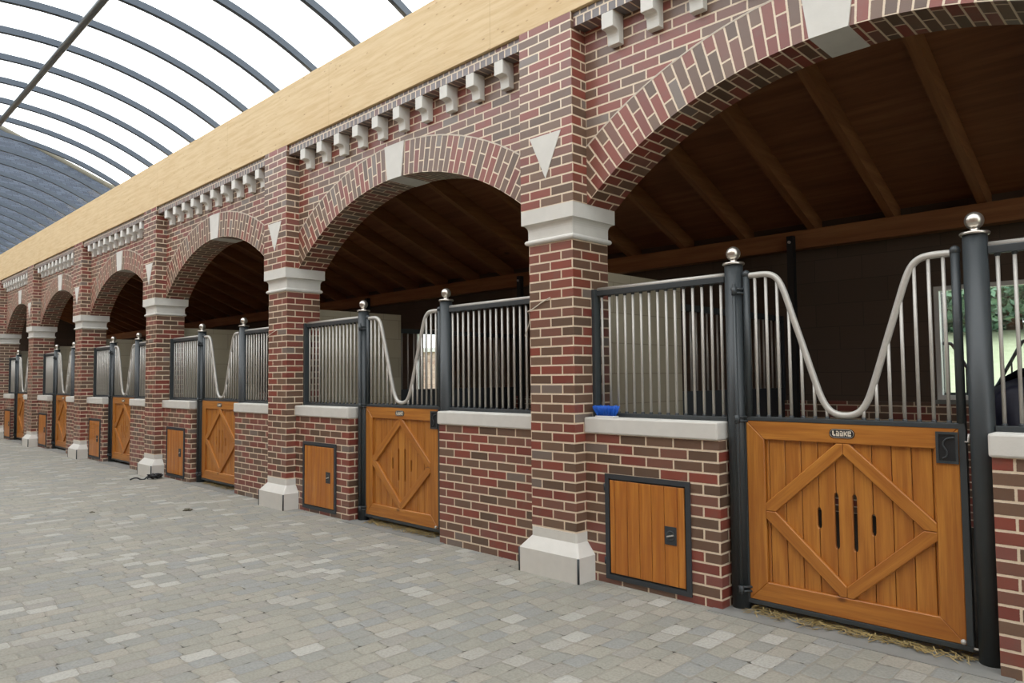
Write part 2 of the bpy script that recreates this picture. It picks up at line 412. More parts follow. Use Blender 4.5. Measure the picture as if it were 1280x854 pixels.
# ------------------------------------------------------------------ arcade: pillars
def make_pillar():
    root = empty('brick_pillar', (0, 0, 0))
    # plinth: block, weathered slope, upright neck
    p = MB(); a = HS+.0737; yf = -.0737; YB = WALL_Y-.0008
    def ring(hw, y, z): return [(-hw, YB, z), (-hw, y, z), (hw, y, z), (hw, YB, z)]
    ch = .012
    def ringc(hw, y, z): return [(-hw, YB, z), (-hw, y+ch, z), (-hw+ch, y, z), (hw-ch, y, z), (hw, y+ch, z), (hw, YB, z)]
    L = [ringc(a, yf, 0), ringc(a, yf, .182), ringc(HS+.004, -.004, .268), ringc(HS+.004, -.004, .338)]
    for A, B in zip(L, L[1:]):
        for k in range(5): p.face([A[k], A[k+1], B[k+1], B[k]], [(0, 0)]*4)
        p.face([A[5], A[0], B[0], B[5]], [(0, 0)]*4)
    p.face(L[-1], [(0, 0)]*6)
    p.box((-HS+.001, YB, 0), (HS-.001, .425, .338))
    pl = p.build('plinth', M_STONE, root)
    for sx in (-1, 1):
        q = MB(); x = sx*(a-.004); q.tube([(x, yf+.004, .004), (x, yf+.004, .18)], .009, 8)
        tag(q.build('corner_strip', M_STEEL, pl), label='dark strip on the plinth corner')
    MB().box((-HS, 0, .338), (HS, .4253, 2.499), u0=0, v0=-2.424).build('shaft', MB_BRICK, root)
    c = MB(); prof = []
    for i in range(7):
        t = PI*i/6; prof.append((.004+.021*math.sin(t), 2.499+.0205*(1-math.cos(t))))
    prof += [(.004, 2.545), (.004, 2.605)]
    for i in range(1, 6):
        t = PI/2*i/5; prof.append((.004+.0386*(1-math.cos(t)), 2.605+.052*math.sin(t)))
    prof += [(.0426, 2.767)]
    prof = [(-.02, 2.499)]+prof+[(-.02, 2.767)]
    for (o0, z0), (o1, z1) in zip(prof, prof[1:]):
        R = lambda o, z: [(-HS-o, .4253+o, z), (-HS-o, -o, z), (HS+o, -o, z), (HS+o, .4253+o, z)]
        A, B = R(o0, z0), R(o1, z1)
        for k in range(4): c.face([A[k], A[(k+1) % 4], B[(k+1) % 4], B[k]], [(0, 0)]*4)
    c.face([(-HS, 0.02, 2.499), (-HS, .41, 2.499), (HS, .41, 2.499), (HS, 0.02, 2.499)], [(0, 0)]*4)
    c.face([(-HS, 0.02, 2.767), (HS, 0.02, 2.767), (HS, .41, 2.767), (-HS, .41, 2.767)], [(0, 0)]*4)
    c.build('capital', M_STONE, root)
    MB().box((-HP, -.0426, 2.767), (HP, WALL_B, Z_BEAM), u0=.01, v0=-2.767).build('upper_pilaster', MB_BRICK, root)
    MB().prism([(0, 2.985), (.158, 3.322), (-.158, 3.322)], -.0476, -.0400).build('stone_triangle', M_STONE, root)
    return root
# pillars in view: PX[1] is the large one
PLAB = {0: 'brick pillar beyond the right edge of the photo',
        1: 'large brick pillar nearest the camera, with white string near its capital',
        2: 'second brick pillar from the camera, between the second and third arches',
        3: 'third brick pillar from the camera, black straps lying by its plinth',
        4: 'fourth brick pillar from the camera, between the fourth and fifth arches',
        5: 'fifth brick pillar from the camera, between the fifth and farthest arches',
        6: 'farthest brick pillar, cut by the left edge of the photo'}
pil0 = make_pillar()
for i, x in enumerate(PX):
    o = pil0 if i == 0 else copy_tree(pil0)
    o.location = (x, 0, 0)
    tag(o, PLAB[i], 'pillar', 'brick pillars of the arcade', 'thing')

# ------------------------------------------------------------------ arcade: arches
def make_arch(i):
    xl, xr = PX[i+1]+HP+.0008, PX[i]-HP-.0008
    xc, h = (xl+xr)/2, (xr-xl)/2
    rise = Z_APEX-Z_SPRING; R = (h*h+rise*rise)/(2*rise); zc = Z_APEX-R; RO = R+RING
    zi = lambda x: zc+math.sqrt(max(0, R*R-x*x)); ze = lambda x: zc+math.sqrt(RO*RO-x*x)
    root = empty('brick_arch', (xc, 0, 0))
    n = 72; xs = [-h+2*h*k/n for k in range(n+1)]
    kw0, kw1 = .112, .160          # keystone half widths bottom and top
    def puv(x, z):
        th = math.atan2(x, z-zc); r = math.hypot(x, z-zc)
        return (r-R, th*R+50*.0735)
    ringm = MB(); m = 4
    for k in range(n):
        a, b = xs[k], xs[k+1]
        if abs((a+b)/2) < kw0-.0: pass
        for j in range(m):
            def zz(x, j): return zi(x)+(ze(x)-zi(x))*j/m
            pts = [(a, WALL_Y, zz(a, j)), (b, WALL_Y, zz(b, j)), (b, WALL_Y, zz(b, j+1)), (a, WALL_Y, zz(a, j+1))]
            ringm.face(pts, [puv(p[0], p[2]) for p in pts])
        # soffit, back
        tha, thb = math.atan2(a, zi(a)-zc)*R, math.atan2(b, zi(b)-zc)*R
        off = 50*.0735
        ringm.face([(a, WALL_Y, zi(a)), (a, WALL_B, zi(a)), (b, WALL_B, zi(b)), (b, WALL_Y, zi(b))],
                   [(.06, tha+off), (.06+WALL_B-WALL_Y, tha+off), (.06+WALL_B-WALL_Y, thb+off), (.06, thb+off)])
        ringm.face([(b, WALL_B, zi(b)), (a, WALL_B, zi(a)), (a, WALL_B, ze(a)), (b, WALL_B, ze(b))], [puv(b, zi(b)), puv(a, zi(a)), puv(a, ze(a)), puv(b, ze(b))])
        ringm.face([(a, WALL_Y, ze(a)), (b, WALL_Y, ze(b)), (b, WALL_B, ze(b)), (a, WALL_B, ze(a))], [(0, tha), (0, thb), (.3, thb), (.3, tha)])
    ringm.build('arch_ring', MB_RING, root)
    sp = MB(); ZT = Z_BEAM-.003
    for k in range(n):
        a, b = xs[k], xs[k+1]
        for y, fl in ((WALL_Y, 0), (WALL_B, 1)):
            pts = [(a, y, ze(a)), (b, y, ze(b)), (b, y, ZT), (a, y, ZT)]
            if fl: pts.reverse()
            sp.face(pts, [(p[0]+h, p[2]-2.767) for p in pts])
    # the flush joint that outlines the extrados
    sp.build('spandrel', MB_BRICK, root)
    jo = MB()
    for k in range(n):
        a, b = xs[k], xs[k+1]
        if ze(a) > ZT: continue
        jo.face([(a, WALL_Y-.0015, ze(a)-.004), (b, WALL_Y-.0015, ze(b)-.004), (b, WALL_Y-.0015, ze(b)+.008), (a, WALL_Y-.0015, ze(a)+.008)], [(0, 0)]*4)
    jo.build('mortar_line', mat_mortar, root)
    # keystone: tapering stone through the ring
    zb, zt = zi(kw0)-.004, zc+RO+.006
    MB().prism([(-kw0, zb), (0, Z_APEX-.006), (kw0, zb), (kw1, zt-.004), (-kw1, zt-.004)], WALL_Y-.012, WALL_B+.004).build('keystone', M_STONE, root)
    # rowlock course below the beam, carried on stone corbels
    MB().box((-h, -.012, 4.082), (h, WALL_Y-.001, Z_BEAM-.003), u0=.01, v0=.05, skip='lr').build('rowlock_course', MB_SOLD, root)
    cb = None; nd = 10
    x0 = .44-.05-HS-.0455
    pitch = (2*h-.31-.27)/(nd-1)
    for k in range(nd):
        x = -h+.31+pitch*k
        if cb is None:
            q = MB()
            prof = [(-.012, 4.081), (-.012, 3.966), (.02, 3.966), (.034, 3.964), (.048, 3.955), (.056, 3.940), (.060, 3.92), (.062, 3.868), (WALL_Y-.001, 3.868), (WALL_Y-.001, 4.081)]
            hw = .05; A = [(-hw, y, z) for y, z in prof]; B = [(hw, y, z) for y, z in prof]
            for j in range(len(prof)):
                j2 = (j+1) % len(prof); q.face([A[j], A[j2], B[j2], B[j]], [(0, 0)]*4)
            q.face(list(reversed(A)), [(0, 0)]*len(A)); q.face(B, [(0, 0)]*len(B))
            cb = q.build('corbel', M_STONE, root, (x, 0, 0), bevel=.004)
        else:
            d = cb.copy(); COL.objects.link(d); d.parent = root; d.location = (x, 0, 0)
    return root
mat_mortar = mat_plain('mortar', sr(204, 192, 176), .85, var=.06, scale=30)
ALAB = ['wide brick arch nearest the camera, cut by the right edge of the photo', 'second brick arch from the camera, the largest one seen whole',
        'third brick arch from the camera, next left of the largest whole arch', 'fourth brick arch from the camera, between the third and fourth pillars',
        'fifth brick arch from the camera, between the fourth and fifth pillars', 'farthest brick arch, at the left end of the arcade']
for i in range(NB):
    tag(make_arch(i), ALAB[i], 'arch', 'brick arches of the arcade', 'thing')
tb = MB()
tb.box((XE0, -.0426, Z_BEAM), (XE1, .14, Z_BEAMTOP))
tag(tb.build('timber_beam', M_OSB, bevel=.004), 'long pale spruce beam lying on the brick pillars under the glazed roof', 'beam')

# ------------------------------------------------------------------ low walls, sills, hatches
def low_wall(i, side):
    pl, pr = PX[i+1], PX[i]
    dc = (pl+pr)/2+DCO[i]
    if side == 'l': x0, x1 = pl+HS, dc-.678-.0585
    else: x0, x1 = dc+.678+.06, pr-HS
    root = empty('low_brick_wall', (x0, 0, 0)); w = x1-x0
    MB().box((.001, WALL_Y, 0), (w-.001, .40, 1.06), u0=.015, v0=-1.062).build('brickwork', MB_BRICK, root)
    s = MB().box((.001, .10, 1.0602), (w, .425, 1.177)) if side == 'l' else MB().box((-.01, .10, 1.0602), (w-.0005, .425, 1.177))
    s.build('stone_sill', M_STONE, root, bevel=.012)
    return root, x0, x1
def make_hatch():
    root = empty('feed_hatch', (0, 0, 0)); w, h = .690, .742
    f = MB(); o = .033
    for a, b in (((0, 0), (w, o)), ((0, h-o), (w, h)), ((0, o), (o, h-o)), ((w-o, o), (w, h-o))):
        f.box((a[0], -.014, a[1]), (b[0], .0, b[1]))
    f.build('hatch_frame', M_STEELD, root)
    MB().box((o, -.002, o), (w-o, .0, h-o)).build('backing', M_BLACK, root)
    d = MB(); xs = [.040, .083, .190, .290, .390, .492, .593, .648]
    for a, b in zip(xs, xs[1:]):
        d.prism([(a+.0015, .044), (b-.0015, .044), (b-.0015, h-.044), (a+.0015, h-.044)], -.012, -.0025, wood=(0, 1), bev=.003)
    door = d.build('hatch_door', M_HATCH, root)
    l = MB().box((.497, -.016, .315), (.587, -.0125, .435)); lt = l.build('latch_plate', M_STEELD, door, bevel=.001)
    k = MB(); k.lathe([(0, 0), (.034, 0), (.034, .003), (.028, .003), (.026, .001), (0, .001)], (0, 0, 0), 24)
    ko = k.build('turn_latch', M_STEEL, door); tb_ = MB().box((-.026, -.0045, .001), (.026, .0045, .009)); to_ = tb_.build('latch_bar', M_ZINC, door); to_.location = (.542, -.0165, .375); to_.rotation_euler = (PI/2, math.radians(-15), 0)
    ko.location = (.542, -.0165, .375); ko.rotation_euler = (PI/2, math.radians(-15), 0)
    for z in (.10, .62):
        MB().tube([(-.004, -.012, z), (-.004, -.012, z+.05)], .007, 8).build('hinge', M_STEELD, root)
    return root
hatch0 = make_hatch()
HLAB = ['small wooden feed hatch right of the large nearest pillar', 'wooden feed hatch right of the second pillar from the camera', 'wooden feed hatch right of the pillar with black straps', 'wooden feed hatch right of the fourth pillar from the camera', 'wooden feed hatch right of the fifth pillar from the camera', 'farthest feed hatch, right of the pillar at the left edge']
WLAB = {}
for i in range(NB):
    for side in 'lr':
        r, x0, x1 = low_wall(i, side)
        nm = {'l': 'low brick wall with feed hatch ', 'r': 'plain low brick wall right of the gate '}[side]
        tag(r, nm+BAYL[i], 'low wall', 'low brick walls of the stalls', 'thing')
        if i == 0: r['label'] = ('low brick wall with feed hatch, blue brush on its sill' if side == 'l' else 'low brick wall strip at the right edge of the photo, right of the nearest gate')
        if side == 'l':
            hh = hatch0 if i == 0 else copy_tree(hatch0)
            hh.location = (x0+ (.181 if i < 3 else .14), WALL_Y-.0005, .036); tag(hh, HLAB[i], 'hatch', 'feed hatches')

# ------------------------------------------------------------------ posts
def make_post():
    root = empty('steel_post', (0, 0, 0))
    MB().lathe([(0, 0), (.0575, 0), (.0575, 2.192), (0, 2.192)], n=28).build('post_tube', M_STEEL, root)
    MB().lathe([(0, 2.192), (.068, 2.192), (.070, 2.196), (.070, 2.203), (.066, 2.207), (.0, 2.207)], n=28).build('cap_disc', M_INOX, root)
    b = MB().lathe([(.03, 2.207), (.022, 2.214), (.022, 2.226)], n=18); b.ball((0, 0, 2.268), .046)
    b.build('ball_finial', M_INOX, root)
    return root
post0 = make_post(); first = True
SIDE = {-1: 'left', 1: 'right'}
for i in range(NB):
    dc = (PX[i+1]+PX[i])/2+DCO[i]
    for s in (-1, 1):
        o = post0 if first else copy_tree(post0); first = False
        o.location = (dc+s*.678, POST_Y, 0)
        lab = 'grey steel post, hinge side of gate ' if s < 0 else 'grey steel post, latch side of gate '
        tag(o, lab+SHORT[i], 'post', 'gate posts with ball finials')

# ------------------------------------------------------------------ side grilles
def make_grille(x0, x1, nbars, stile_left):
    """panel of galvanised bars between a pillar and a post; origin at x0"""
    w = x1-x0; root = empty('bar_grille', (x0, POST_Y, 0))
    f = MB()
    f.box((0, -.022, 2.085), (w, .022, 2.125))
    f.box((0, -.022, 1.1775), (w, .022, 1.206))
    if stile_left: f.box((0, -.05, 1.1775), (.03, .022, 2.135))
    else: f.box((w-.03, -.05, 1.1775), (w, .022, 2.135))
    f.build('frame', M_STEEL, root, bevel=.003)
    a = .028 if stile_left else 0; b = w if stile_left else w-.028
    MB().tube([(a, 0, 2.132), (b, 0, 2.132)], .017, 12).build('top_tube', M_ZINC, root)
    bar = None
    for k in range(nbars):
        x = a+(b-a)*(k+.5)/nbars
        if bar is None:
            q = MB(); q.tube([(0, 0, 1.204), (0, 0, 2.087)], .0096, 10)
            bar = q.build('bar', M_ZINC, root, (x, 0, 0))
            MB().lathe([(.0135, 1.2062), (.0135, 1.215), (.0097, 1.220)], n=10).build('collar', M_STEEL, bar)
            MB().lathe([(.0097, 2.070), (.0135, 2.074), (.0135, 2.0848)], n=10).build('collar', M_STEEL, bar)
        else:
            d = bar.copy(); COL.objects.link(d); d.parent = root; d.location = (x, 0, 0)
            for ch in bar.children:
                e = ch.copy(); COL.objects.link(e); e.parent = d
    return root
for i in range(NB):
    pl, pr = PX[i+1], PX[i]; dc = (pl+pr)/2+DCO[i]
    xl0, xl1 = pl+HS+.003, dc-.678-.0590
    xr0, xr1 = dc+.678+.0590, pr-HS-.003
    nl = int(round((xl1-xl0-.03)/.0712)); nr = int(round((xr1-xr0-.03)/.0712))
    w = SHORT[i]
    tag(make_grille(xl0, xl1, nl, True), 'galvanised bar grille left of the gate '+w, 'grille', 'bar grilles beside the gates')
    tag(make_grille(xr0, xr1, nr, False), 'galvanised bar grille right of the gate '+w, 'grille', 'bar grilles beside the gates')

# ------------------------------------------------------------------ gates
def catmull(P, n=8):
    out = []
    for i in range(len(P)-1):
        p0, p1, p2, p3 = P[max(i-1, 0)], P[i], P[i+1], P[min(i+2, len(P)-1)]
        for k in range(n):
            t = k/n
            out.append(tuple(.5*((2*b)+(-a+c)*t+(2*a-5*b+4*c-d)*t*t+(-a+3*b-3*c+d)*t**3) for a, b, c, d in zip(p0, p1, p2, p3)))
    out.append(tuple(P[-1])); return out
def make_gate():
    root = empty('stall_gate', (0, 0, 0))       # origin: middle of the wooden panel, y = post axis
    hw = .600; zb, zt = .073, 1.187; ih = .482; iz0, iz1 = .191, 1.073
    YF = -.016
    # steel frame round the wood
    f = MB()
    f.box((-.628, -.018, .045), (.630, .03, .0725)); f.box((-.628, -.018, 1.1875), (.630, .03, 1.213))
    f.box((-.628, -.018, .0725), (-.6005, .03, 1.1875)); f.box((.6005, -.018, .0725), (.630, .03, 1.1875))
    f.build('steel_frame', M_STEEL, root, bevel=.003)
    # planks with the half slots cut into their edges
    J = [-.482, -.460, -.357, -.257, -.155, -.053, .051, .153, .258, .361, .466, .482]
    slots = {-.155: (.560, .688), -.053: (.455, .784), .051: (.455, .784), .153: (.560, .685)}
    pm = MB(); sw = .0125
    for a, b in zip(J, J[1:]):
        poly = [(a+.0018, iz0-.01), (b-.0018, iz0-.01)]
        if b in slots:
            z0, z1 = slots[b]; c = b-.0018
            poly += [(c, z0), (b-sw*.7, z0+.008), (b-sw, z0+.02), (b-sw, z1-.02), (b-sw*.7, z1-.008), (c, z1)]
        poly += [(b-.0018, iz1+.01), (a+.0018, iz1+.01)]
        if a in slots:
            z0, z1 = slots[a]; c = a+.0018
            poly += [(c, z1), (a+sw*.7, z1-.008), (a+sw, z1-.02), (a+sw, z0+.02), (a+sw*.7, z0+.008), (c, z0)]
        pm.prism(poly, .006, .026, wood=(0, 1), bev=.003)
    pm.build('plank_panel', M_DOOR, root)
    # mitred frame boards, each a board of its own
    T = [((-hw, zt), (-ih, iz1), (ih, iz1), (hw, zt))]
    MB().prism([(-ih, iz1), (ih, iz1), (hw, zt), (-hw, zt)], YF, .03, wood=(1, 0), bev=.004).build('top_board', M_DOOR, root)
    MB().prism([(-hw, zb), (hw, zb), (ih, iz0), (-ih, iz0)], YF, .03, wood=(1, 0), bev=.004).build('bottom_board', M_DOOR, root)
    MB().prism([(-hw, zb), (-ih, iz0), (-ih, iz1), (-hw, zt)], YF, .03, wood=(0, 1), bev=.004).build('side_board', M_DOOR, root)
    MB().prism([(ih, iz0), (hw, zb), (hw, zt), (ih, iz1)], YF, .03, wood=(0, 1), bev=.004).build('side_board', M_DOOR, root)
    zm = (iz0+iz1)/2
    g = .0006
    base = [(-ih+g, -.0+g), (-ih+g, .046), (-.037, iz1-zm-g), (-g, iz1-zm-g), (-g, .378), (-.418, g)]
    for sx in (1, -1):
        for sz in (1, -1):
            poly = [(x*sx, zm+z*sz) for x, z in base]
            ar = sum(p[0]*q[1]-q[0]*p[1] for p, q in zip(poly, poly[1:]+poly[:1]))
            if ar < 0: poly.reverse()
            MB().prism(poly, YF, .0058, wood=(.741*sx, .671*sz), bev=.004).build('diamond_board', M_DOOR, root)
    # steel stiles with ball ends
    for x in (-.582, .614):
        q = MB().tube([(x, 0, 1.212), (x, 0, 2.115)], .0225, 14); q.ball((x, 0, 2.123), .027)
        q.build('stile', M_STEEL, root)
    # swept top tube
    cx = .017
    half = [(.5755, 2.112), (.49, 2.112), (.43, 2.102), (.385, 2.066), (.350, 1.995), (.312, 1.880), (.24, 1.655), (.17, 1.435), (.128, 1.322), (.085, 1.262), (.04, 1.240), (0, 1.235)]
    L = [(-x, z) for x, z in half]+[(x, z) for x, z in reversed(half[:-1])]
    C = catmull(L, 6)
    MB().tube([(cx+x, 0, z) for x, z in C], .0195, 14).build('swept_tube', M_ZINC, root)
    def ztube(x):
        best = [a[1]+(b[1]-a[1])*(x-a[0])/(b[0]-a[0]) for a, b in zip(C, C[1:]) if a[0] <= x <= b[0] and b[0] > a[0]]
        return min(best) if best else 2.1
    for s in (-1, 1):
        for k in range(7):
            x = s*(.104+.0725*k); zt_ = ztube(x)-.008
            b = MB().tube([(cx+x, 0, 1.211), (cx+x, 0, zt_)], .0096, 10).build('bar', M_ZINC, root)
            MB().lathe([(.0135, 1.2132), (.0135, 1.222), (.0097, 1.227)], (cx+x, 0, 0), n=10).build('collar', M_STEEL, b)
    # hinge rod and hinges on the left post
    MB().tube([(-.634, -.066, .11), (-.634, -.066, 2.06)], .0115, 10).build('hinge_rod', M_STEEL, root)
    for z in (2.015, 1.196, .13):
        q = MB().tube([(-.634, -.066, z-.026), (-.634, -.066, z+.026)], .017, 10); q.tube([(-.66, -.05, z+.014), (-.634, -.066, z+.014), (-.588, -.01, z+.014)], .0085, 8)
        q.tube([(-.634, -.066, z-.012), (-.59, -.012, z-.012)], .0075, 8)
        q.build('hinge', M_STEEL, root)
    # recessed latch box
    l = MB(); x0, x1, z0, z1 = .492, .598, 1.000, 1.166; o = .013
    for a, b in (((x0, z0), (x1, z0+o)), ((x0, z1-o), (x1, z1)), ((x0, z0+o), (x0+o, z1-o)), ((x1-o, z0+o), (x1, z1-o))): l.box((a[0], YF-.008, a[1]), (b[0], YF+.001, b[1]))
    lb = l.build('latch_box', M_STEEL, root)
    MB().box((x0+o, YF-.0015, z0+o), (x1-o, YF-.0005, z1-o)).build('recess', M_BLACK, lb)
    MB().tube(catmull([(x1-.018, YF-.006, 1.138), (x0+.05, YF-.006, 1.128), (x0+.034, YF-.006, 1.098), (x0+.052, YF-.006, 1.064), (x0+.048, YF-.006, 1.036), (x0+.03, YF-.006, 1.028)], 5), .0042, 8).build('latch_lever', M_STEEL, lb)
    # name plate with raised lettering
    npz = 1.131; nx = 0
    pl = MB(); n = 10; hl, hr = .046, .0265
    out = [(nx+hl+hr*math.cos(a), npz+hr*math.sin(a)) for a in [(-PI/2+PI*k/n) for k in range(n+1)]]+[(nx-hl+hr*math.cos(a), npz+hr*math.sin(a)) for a in [(PI/2+PI*k/n) for k in range(n+1)]]
    pl.prism(out, YF-.004, YF); po = pl.build('name_plate', M_BLACK, root)
    rim = [(x, YF-.004, z) for x, z in [(nx+(p[0]-nx)*.93, npz+(p[1]-npz)*.87) for p in out]]
    MB().tube(rim+[rim[0]], .0012, 6, cap=False).build('plate_rim', M_INOX, po)
    G = {'L': ['XX..', 'XX..', 'XX..', 'XX..', 'XXXX', '.XXX'], 'a': ['XXX.', '...X', 'XXXX', 'X..X', 'XXXX', 'XXXX'], 'k': ['X..X', 'X.XX', 'XXX.', 'XXX.', 'X.XX', 'X..X'], 'e': ['XXXX', 'X..X', 'XXXX', 'X...', 'XXXX', 'XXXX']}
    lt = MB(); pxw, pxh = .0046, .0050; x = -(5*4+4*.8)*pxw/2
    for chh in 'Laake':
        for ry, rowt in enumerate(G[chh]):
            cx_ = 0
            while cx_ < 4:
                if rowt[cx_] == 'X':
                    c2 = cx_
                    while c2 < 4 and rowt[c2] == 'X': c2 += 1
                    if chh == 'a' and ry == 4: pass
                    lt.box((x+cx_*pxw, YF-.0058, npz+(2-ry)*pxh), (x+c2*pxw-.0004, YF-.0041, npz+(3-ry)*pxh)); cx_ = c2
                else: cx_ += 1
        x += 4.8*pxw
    lt.build('lettering', M_LETTER, po)
    # ball knob of the floor bolt, latch catch
    q = MB().tube([(.592, -.018, .095), (.592, -.034, .095)], .006, 8); q.ball((.592, -.040, .095), .014); q.build('bolt_knob', M_ZINC, root)
    q = MB().tube([(.630, -.02, 1.118), (.646, -.024, 1.118), (.650, -.024, 1.16)], .0055, 8); q.build('catch', M_ZINC, root)
    q = MB().tube([(.628, -.01, .062), (.66, -.01, .062)], .007, 8); q.build('floor_bolt', M_ZINC, root)
    return root
gate0 = make_gate()
GLAB = ['large varnished wooden stall gate nearest the camera, diamond braced, at right', 'varnished wooden stall gate under the second arch, left of the large nearest pillar',
        'diamond braced wooden stall gate under the third arch from the right', 'diamond braced stall gate under the fourth arch from the right', 'narrow looking stall gate under the fifth arch from the right', 'farthest wooden stall gate, near the left edge of the photo']
for i in range(NB):
    o = gate0 if i == 0 else copy_tree(gate0)
    dc = (PX[i+1]+PX[i])/2+DCO[i]
    o.scale = (.985, 1, 1); o.location = (dc-.020, POST_Y, 0); tag(o, GLAB[i], 'stall gate', 'stall gates')
    sl = MB().box((dc-.80, .045, -.05), (dc+.80, .45, .004))
    tag(sl.build('trim_%d' % (i+1), M_CONC), kind='structure', label='grey concrete threshold strip under a stall gate')
# straw pushed out under the gates
def straw(i, n, x0, x1, yy, name_label):
    b = MB(); rnd = random.Random(40+i)
    dc = (PX[i+1]+PX[i])/2+DCO[i]
    for k in range(n):
        x = dc+rnd.uniform(x0, x1); y = yy+rnd.gauss(0, .045); z = .006+abs(rnd.gauss(0, .012))
        a = rnd.uniform(0, PI); L = rnd.uniform(.03, .09); c = Vector((x, y, z)); d = Vector((math.cos(a), math.sin(a), rnd.uniform(-.15, .25)))*L/2
        if (c+d).z < .005 or (c-d).z < .005: c.z += .012
        wv = Vector((-math.sin(a), math.cos(a), .3)).normalized()*.0024
        b.face([c-d-wv, c+d-wv, c+d+wv, c-d+wv], [(0, 0)]*4)
        b.face([c-d+wv, c+d+wv, c+d-wv+Vector((0, 0, .002)), c-d-wv+Vector((0, 0, .002))], [(0, 0)]*4)
    o = b.build('straw', M_STRAW, weld=False); tag(o, name_label, 'straw', kind='stuff')
straw(0, 480, -.6, .6, .24, 'loose straw on the threshold under the nearest gate')
straw(1, 480, -.5, .55, .235, 'loose straw on the threshold under the second gate')
straw(2, 250, -.5, .5, .24, 'loose straw on the threshold under the third gate')

# ------------------------------------------------------------------ stalls: partitions, back wall, windows
for i in range(1, len(PX)):
    x = PX[i]
    MBp = MB().box((x-.06, .426, 0), (x+.06, 1.74, 2.327), u0=.1)
    tag(MBp.build('wall_partition_%d' % i, M_BLOCK), kind='structure', label='pale limewashed block partition between two stalls')
    if i > 2: continue
    r = empty('partition_grille', (x, 1.74, 0)); y1 = BACK_Y-1.742
    f = MB().box((-.025, 0, 2.09), (.025, y1, 2.15)); f.box((-.025, 0, 1.28), (.025, y1, 1.33)); f.box((-.03, y1-.04, 0), (.03, y1, 2.15)); f.box((-.025, 0, 1.33), (.025, .03, 2.09))
    f.build('frame', M_STEELD, r)
    MB().box((-.02, 0, 0), (.02, y1-.04, 1.28), wood='y').build('boarding', M_STEELD, r)
    bar = None; n = 22
    for k in range(n):
        y = .06+(y1-.12)*k/(n-1)
        if bar is None: bar = MB().tube([(0, 0, 1.329), (0, 0, 2.091)], .010, 8).build('bar', M_ZINC, r, (0, y, 0))
        else:
            d = bar.copy(); COL.objects.link(d); d.parent = r; d.location = (0, y, 0)
    tag(r, ['barred divider behind the pale wall left of the nearest stall', 'barred divider seen through the gate under the second arch'][i-1], 'stall divider', 'barred dividers between stalls')
# back wall with openings
OP = []
for i in (0, 1, 2):
    bc = (PX[i+1]+PX[i])/2
    OP.append((bc-.50, bc+.38))
wz0, wz1 = 1.215, 2.345
bk = MB(); edges = [XE0]; 
for a, b in sorted(OP): edges += [a, b]
edges.append(XE1)
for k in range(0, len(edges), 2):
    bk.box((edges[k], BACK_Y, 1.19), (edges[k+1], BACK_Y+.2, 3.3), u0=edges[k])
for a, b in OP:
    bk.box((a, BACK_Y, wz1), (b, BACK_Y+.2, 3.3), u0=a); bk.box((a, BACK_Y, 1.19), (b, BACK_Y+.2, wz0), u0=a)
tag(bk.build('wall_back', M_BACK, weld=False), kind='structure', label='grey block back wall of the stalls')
tag(MB().box((XE0, BACK_Y-.04, 0), (XE1, BACK_Y+.2, 1.19)).build('wall_back_base', MB_BRICK), kind='structure', label='brick base of the back wall')
for k, (a, b) in enumerate(OP):
    r = empty('window_%d' % (k+1), (a, BACK_Y, wz0), kind='structure', label='small stall window in the back wall')
    w, h = b-a, wz1-wz0; f = MB(); o = .045
    for p, q in (((0, 0), (w, o)), ((0, h-o), (w, h)), ((0, o), (o, h-o)), ((w-o, o), (w, h-o))): f.box((p[0], .02, p[1]), (q[0], .09, q[1]))
    f.build('window_frame', M_WHITE, r)
    MB().box((o, .05, o), (w-o, .056, h-o)).build('pane', M_GLASS, r)
    MB().box((-.02, -.05, -.04), (w+.02, .02, -.001)).build('window_sill', M_CONC, r)
    # swept bar guard outside the pane of the nearest stall
    if k: continue
    gr = empty('window_guard', (a, BACK_Y+.13, wz0)); tag(gr, ['dark barred window guard with dipped top behind the nearest gate', 'dark barred guard on the window of the second stall', 'dark barred guard on the window of the third stall'][k], 'window guard', 'window guards')
    pts = catmull([(.03, 0, .56), (.09, 0, .56), (.13, 0, .53), (.24, 0, .32), (.34, 0, .13), (.41, 0, .085), (.48, 0, .13), (.58, 0, .32), (.69, 0, .53), (.73, 0, .56), (w-.03, 0, .56)], 5)
    MB().tube(pts, .016, 8).build('dipped_rail', M_STEELD, gr)
    MB().box((.02, -.02, .03), (w-.02, .02, .07)).build('bottom_rail', M_STEELD, gr)
    MB().box((.02, -.02, .07), (.045, .02, h-.03)).build('side_post', M_STEELD, gr)
    MB().box((w-.045, -.02, .07), (w-.02, .02, h-.03)).build('side_post', M_STEELD, gr)
    x = .085; 
    while x < w-.05:
        zz = [p[2]+(q[2]-p[2])*(x-p[0])/(q[0]-p[0]) for p, q in zip(pts, pts[1:]) if p[0] <= x <= q[0] and q[0] > p[0]]
        if zz: MB().tube([(x, 0, .068), (x, 0, zz[0]-.01)], .008, 6).build('bar', M_STEELD, gr)
        x += .075

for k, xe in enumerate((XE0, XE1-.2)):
    tag(MB().box((xe, .47, 0), (xe+.2, BACK_Y-.05, 4.75)).build('wall_end_blocker_%d' % (k+1), M_BACK), kind='structure', label='unseen end wall added to keep light out of the stalls')  # unseen ends, added to stop light entering the stalls sideways
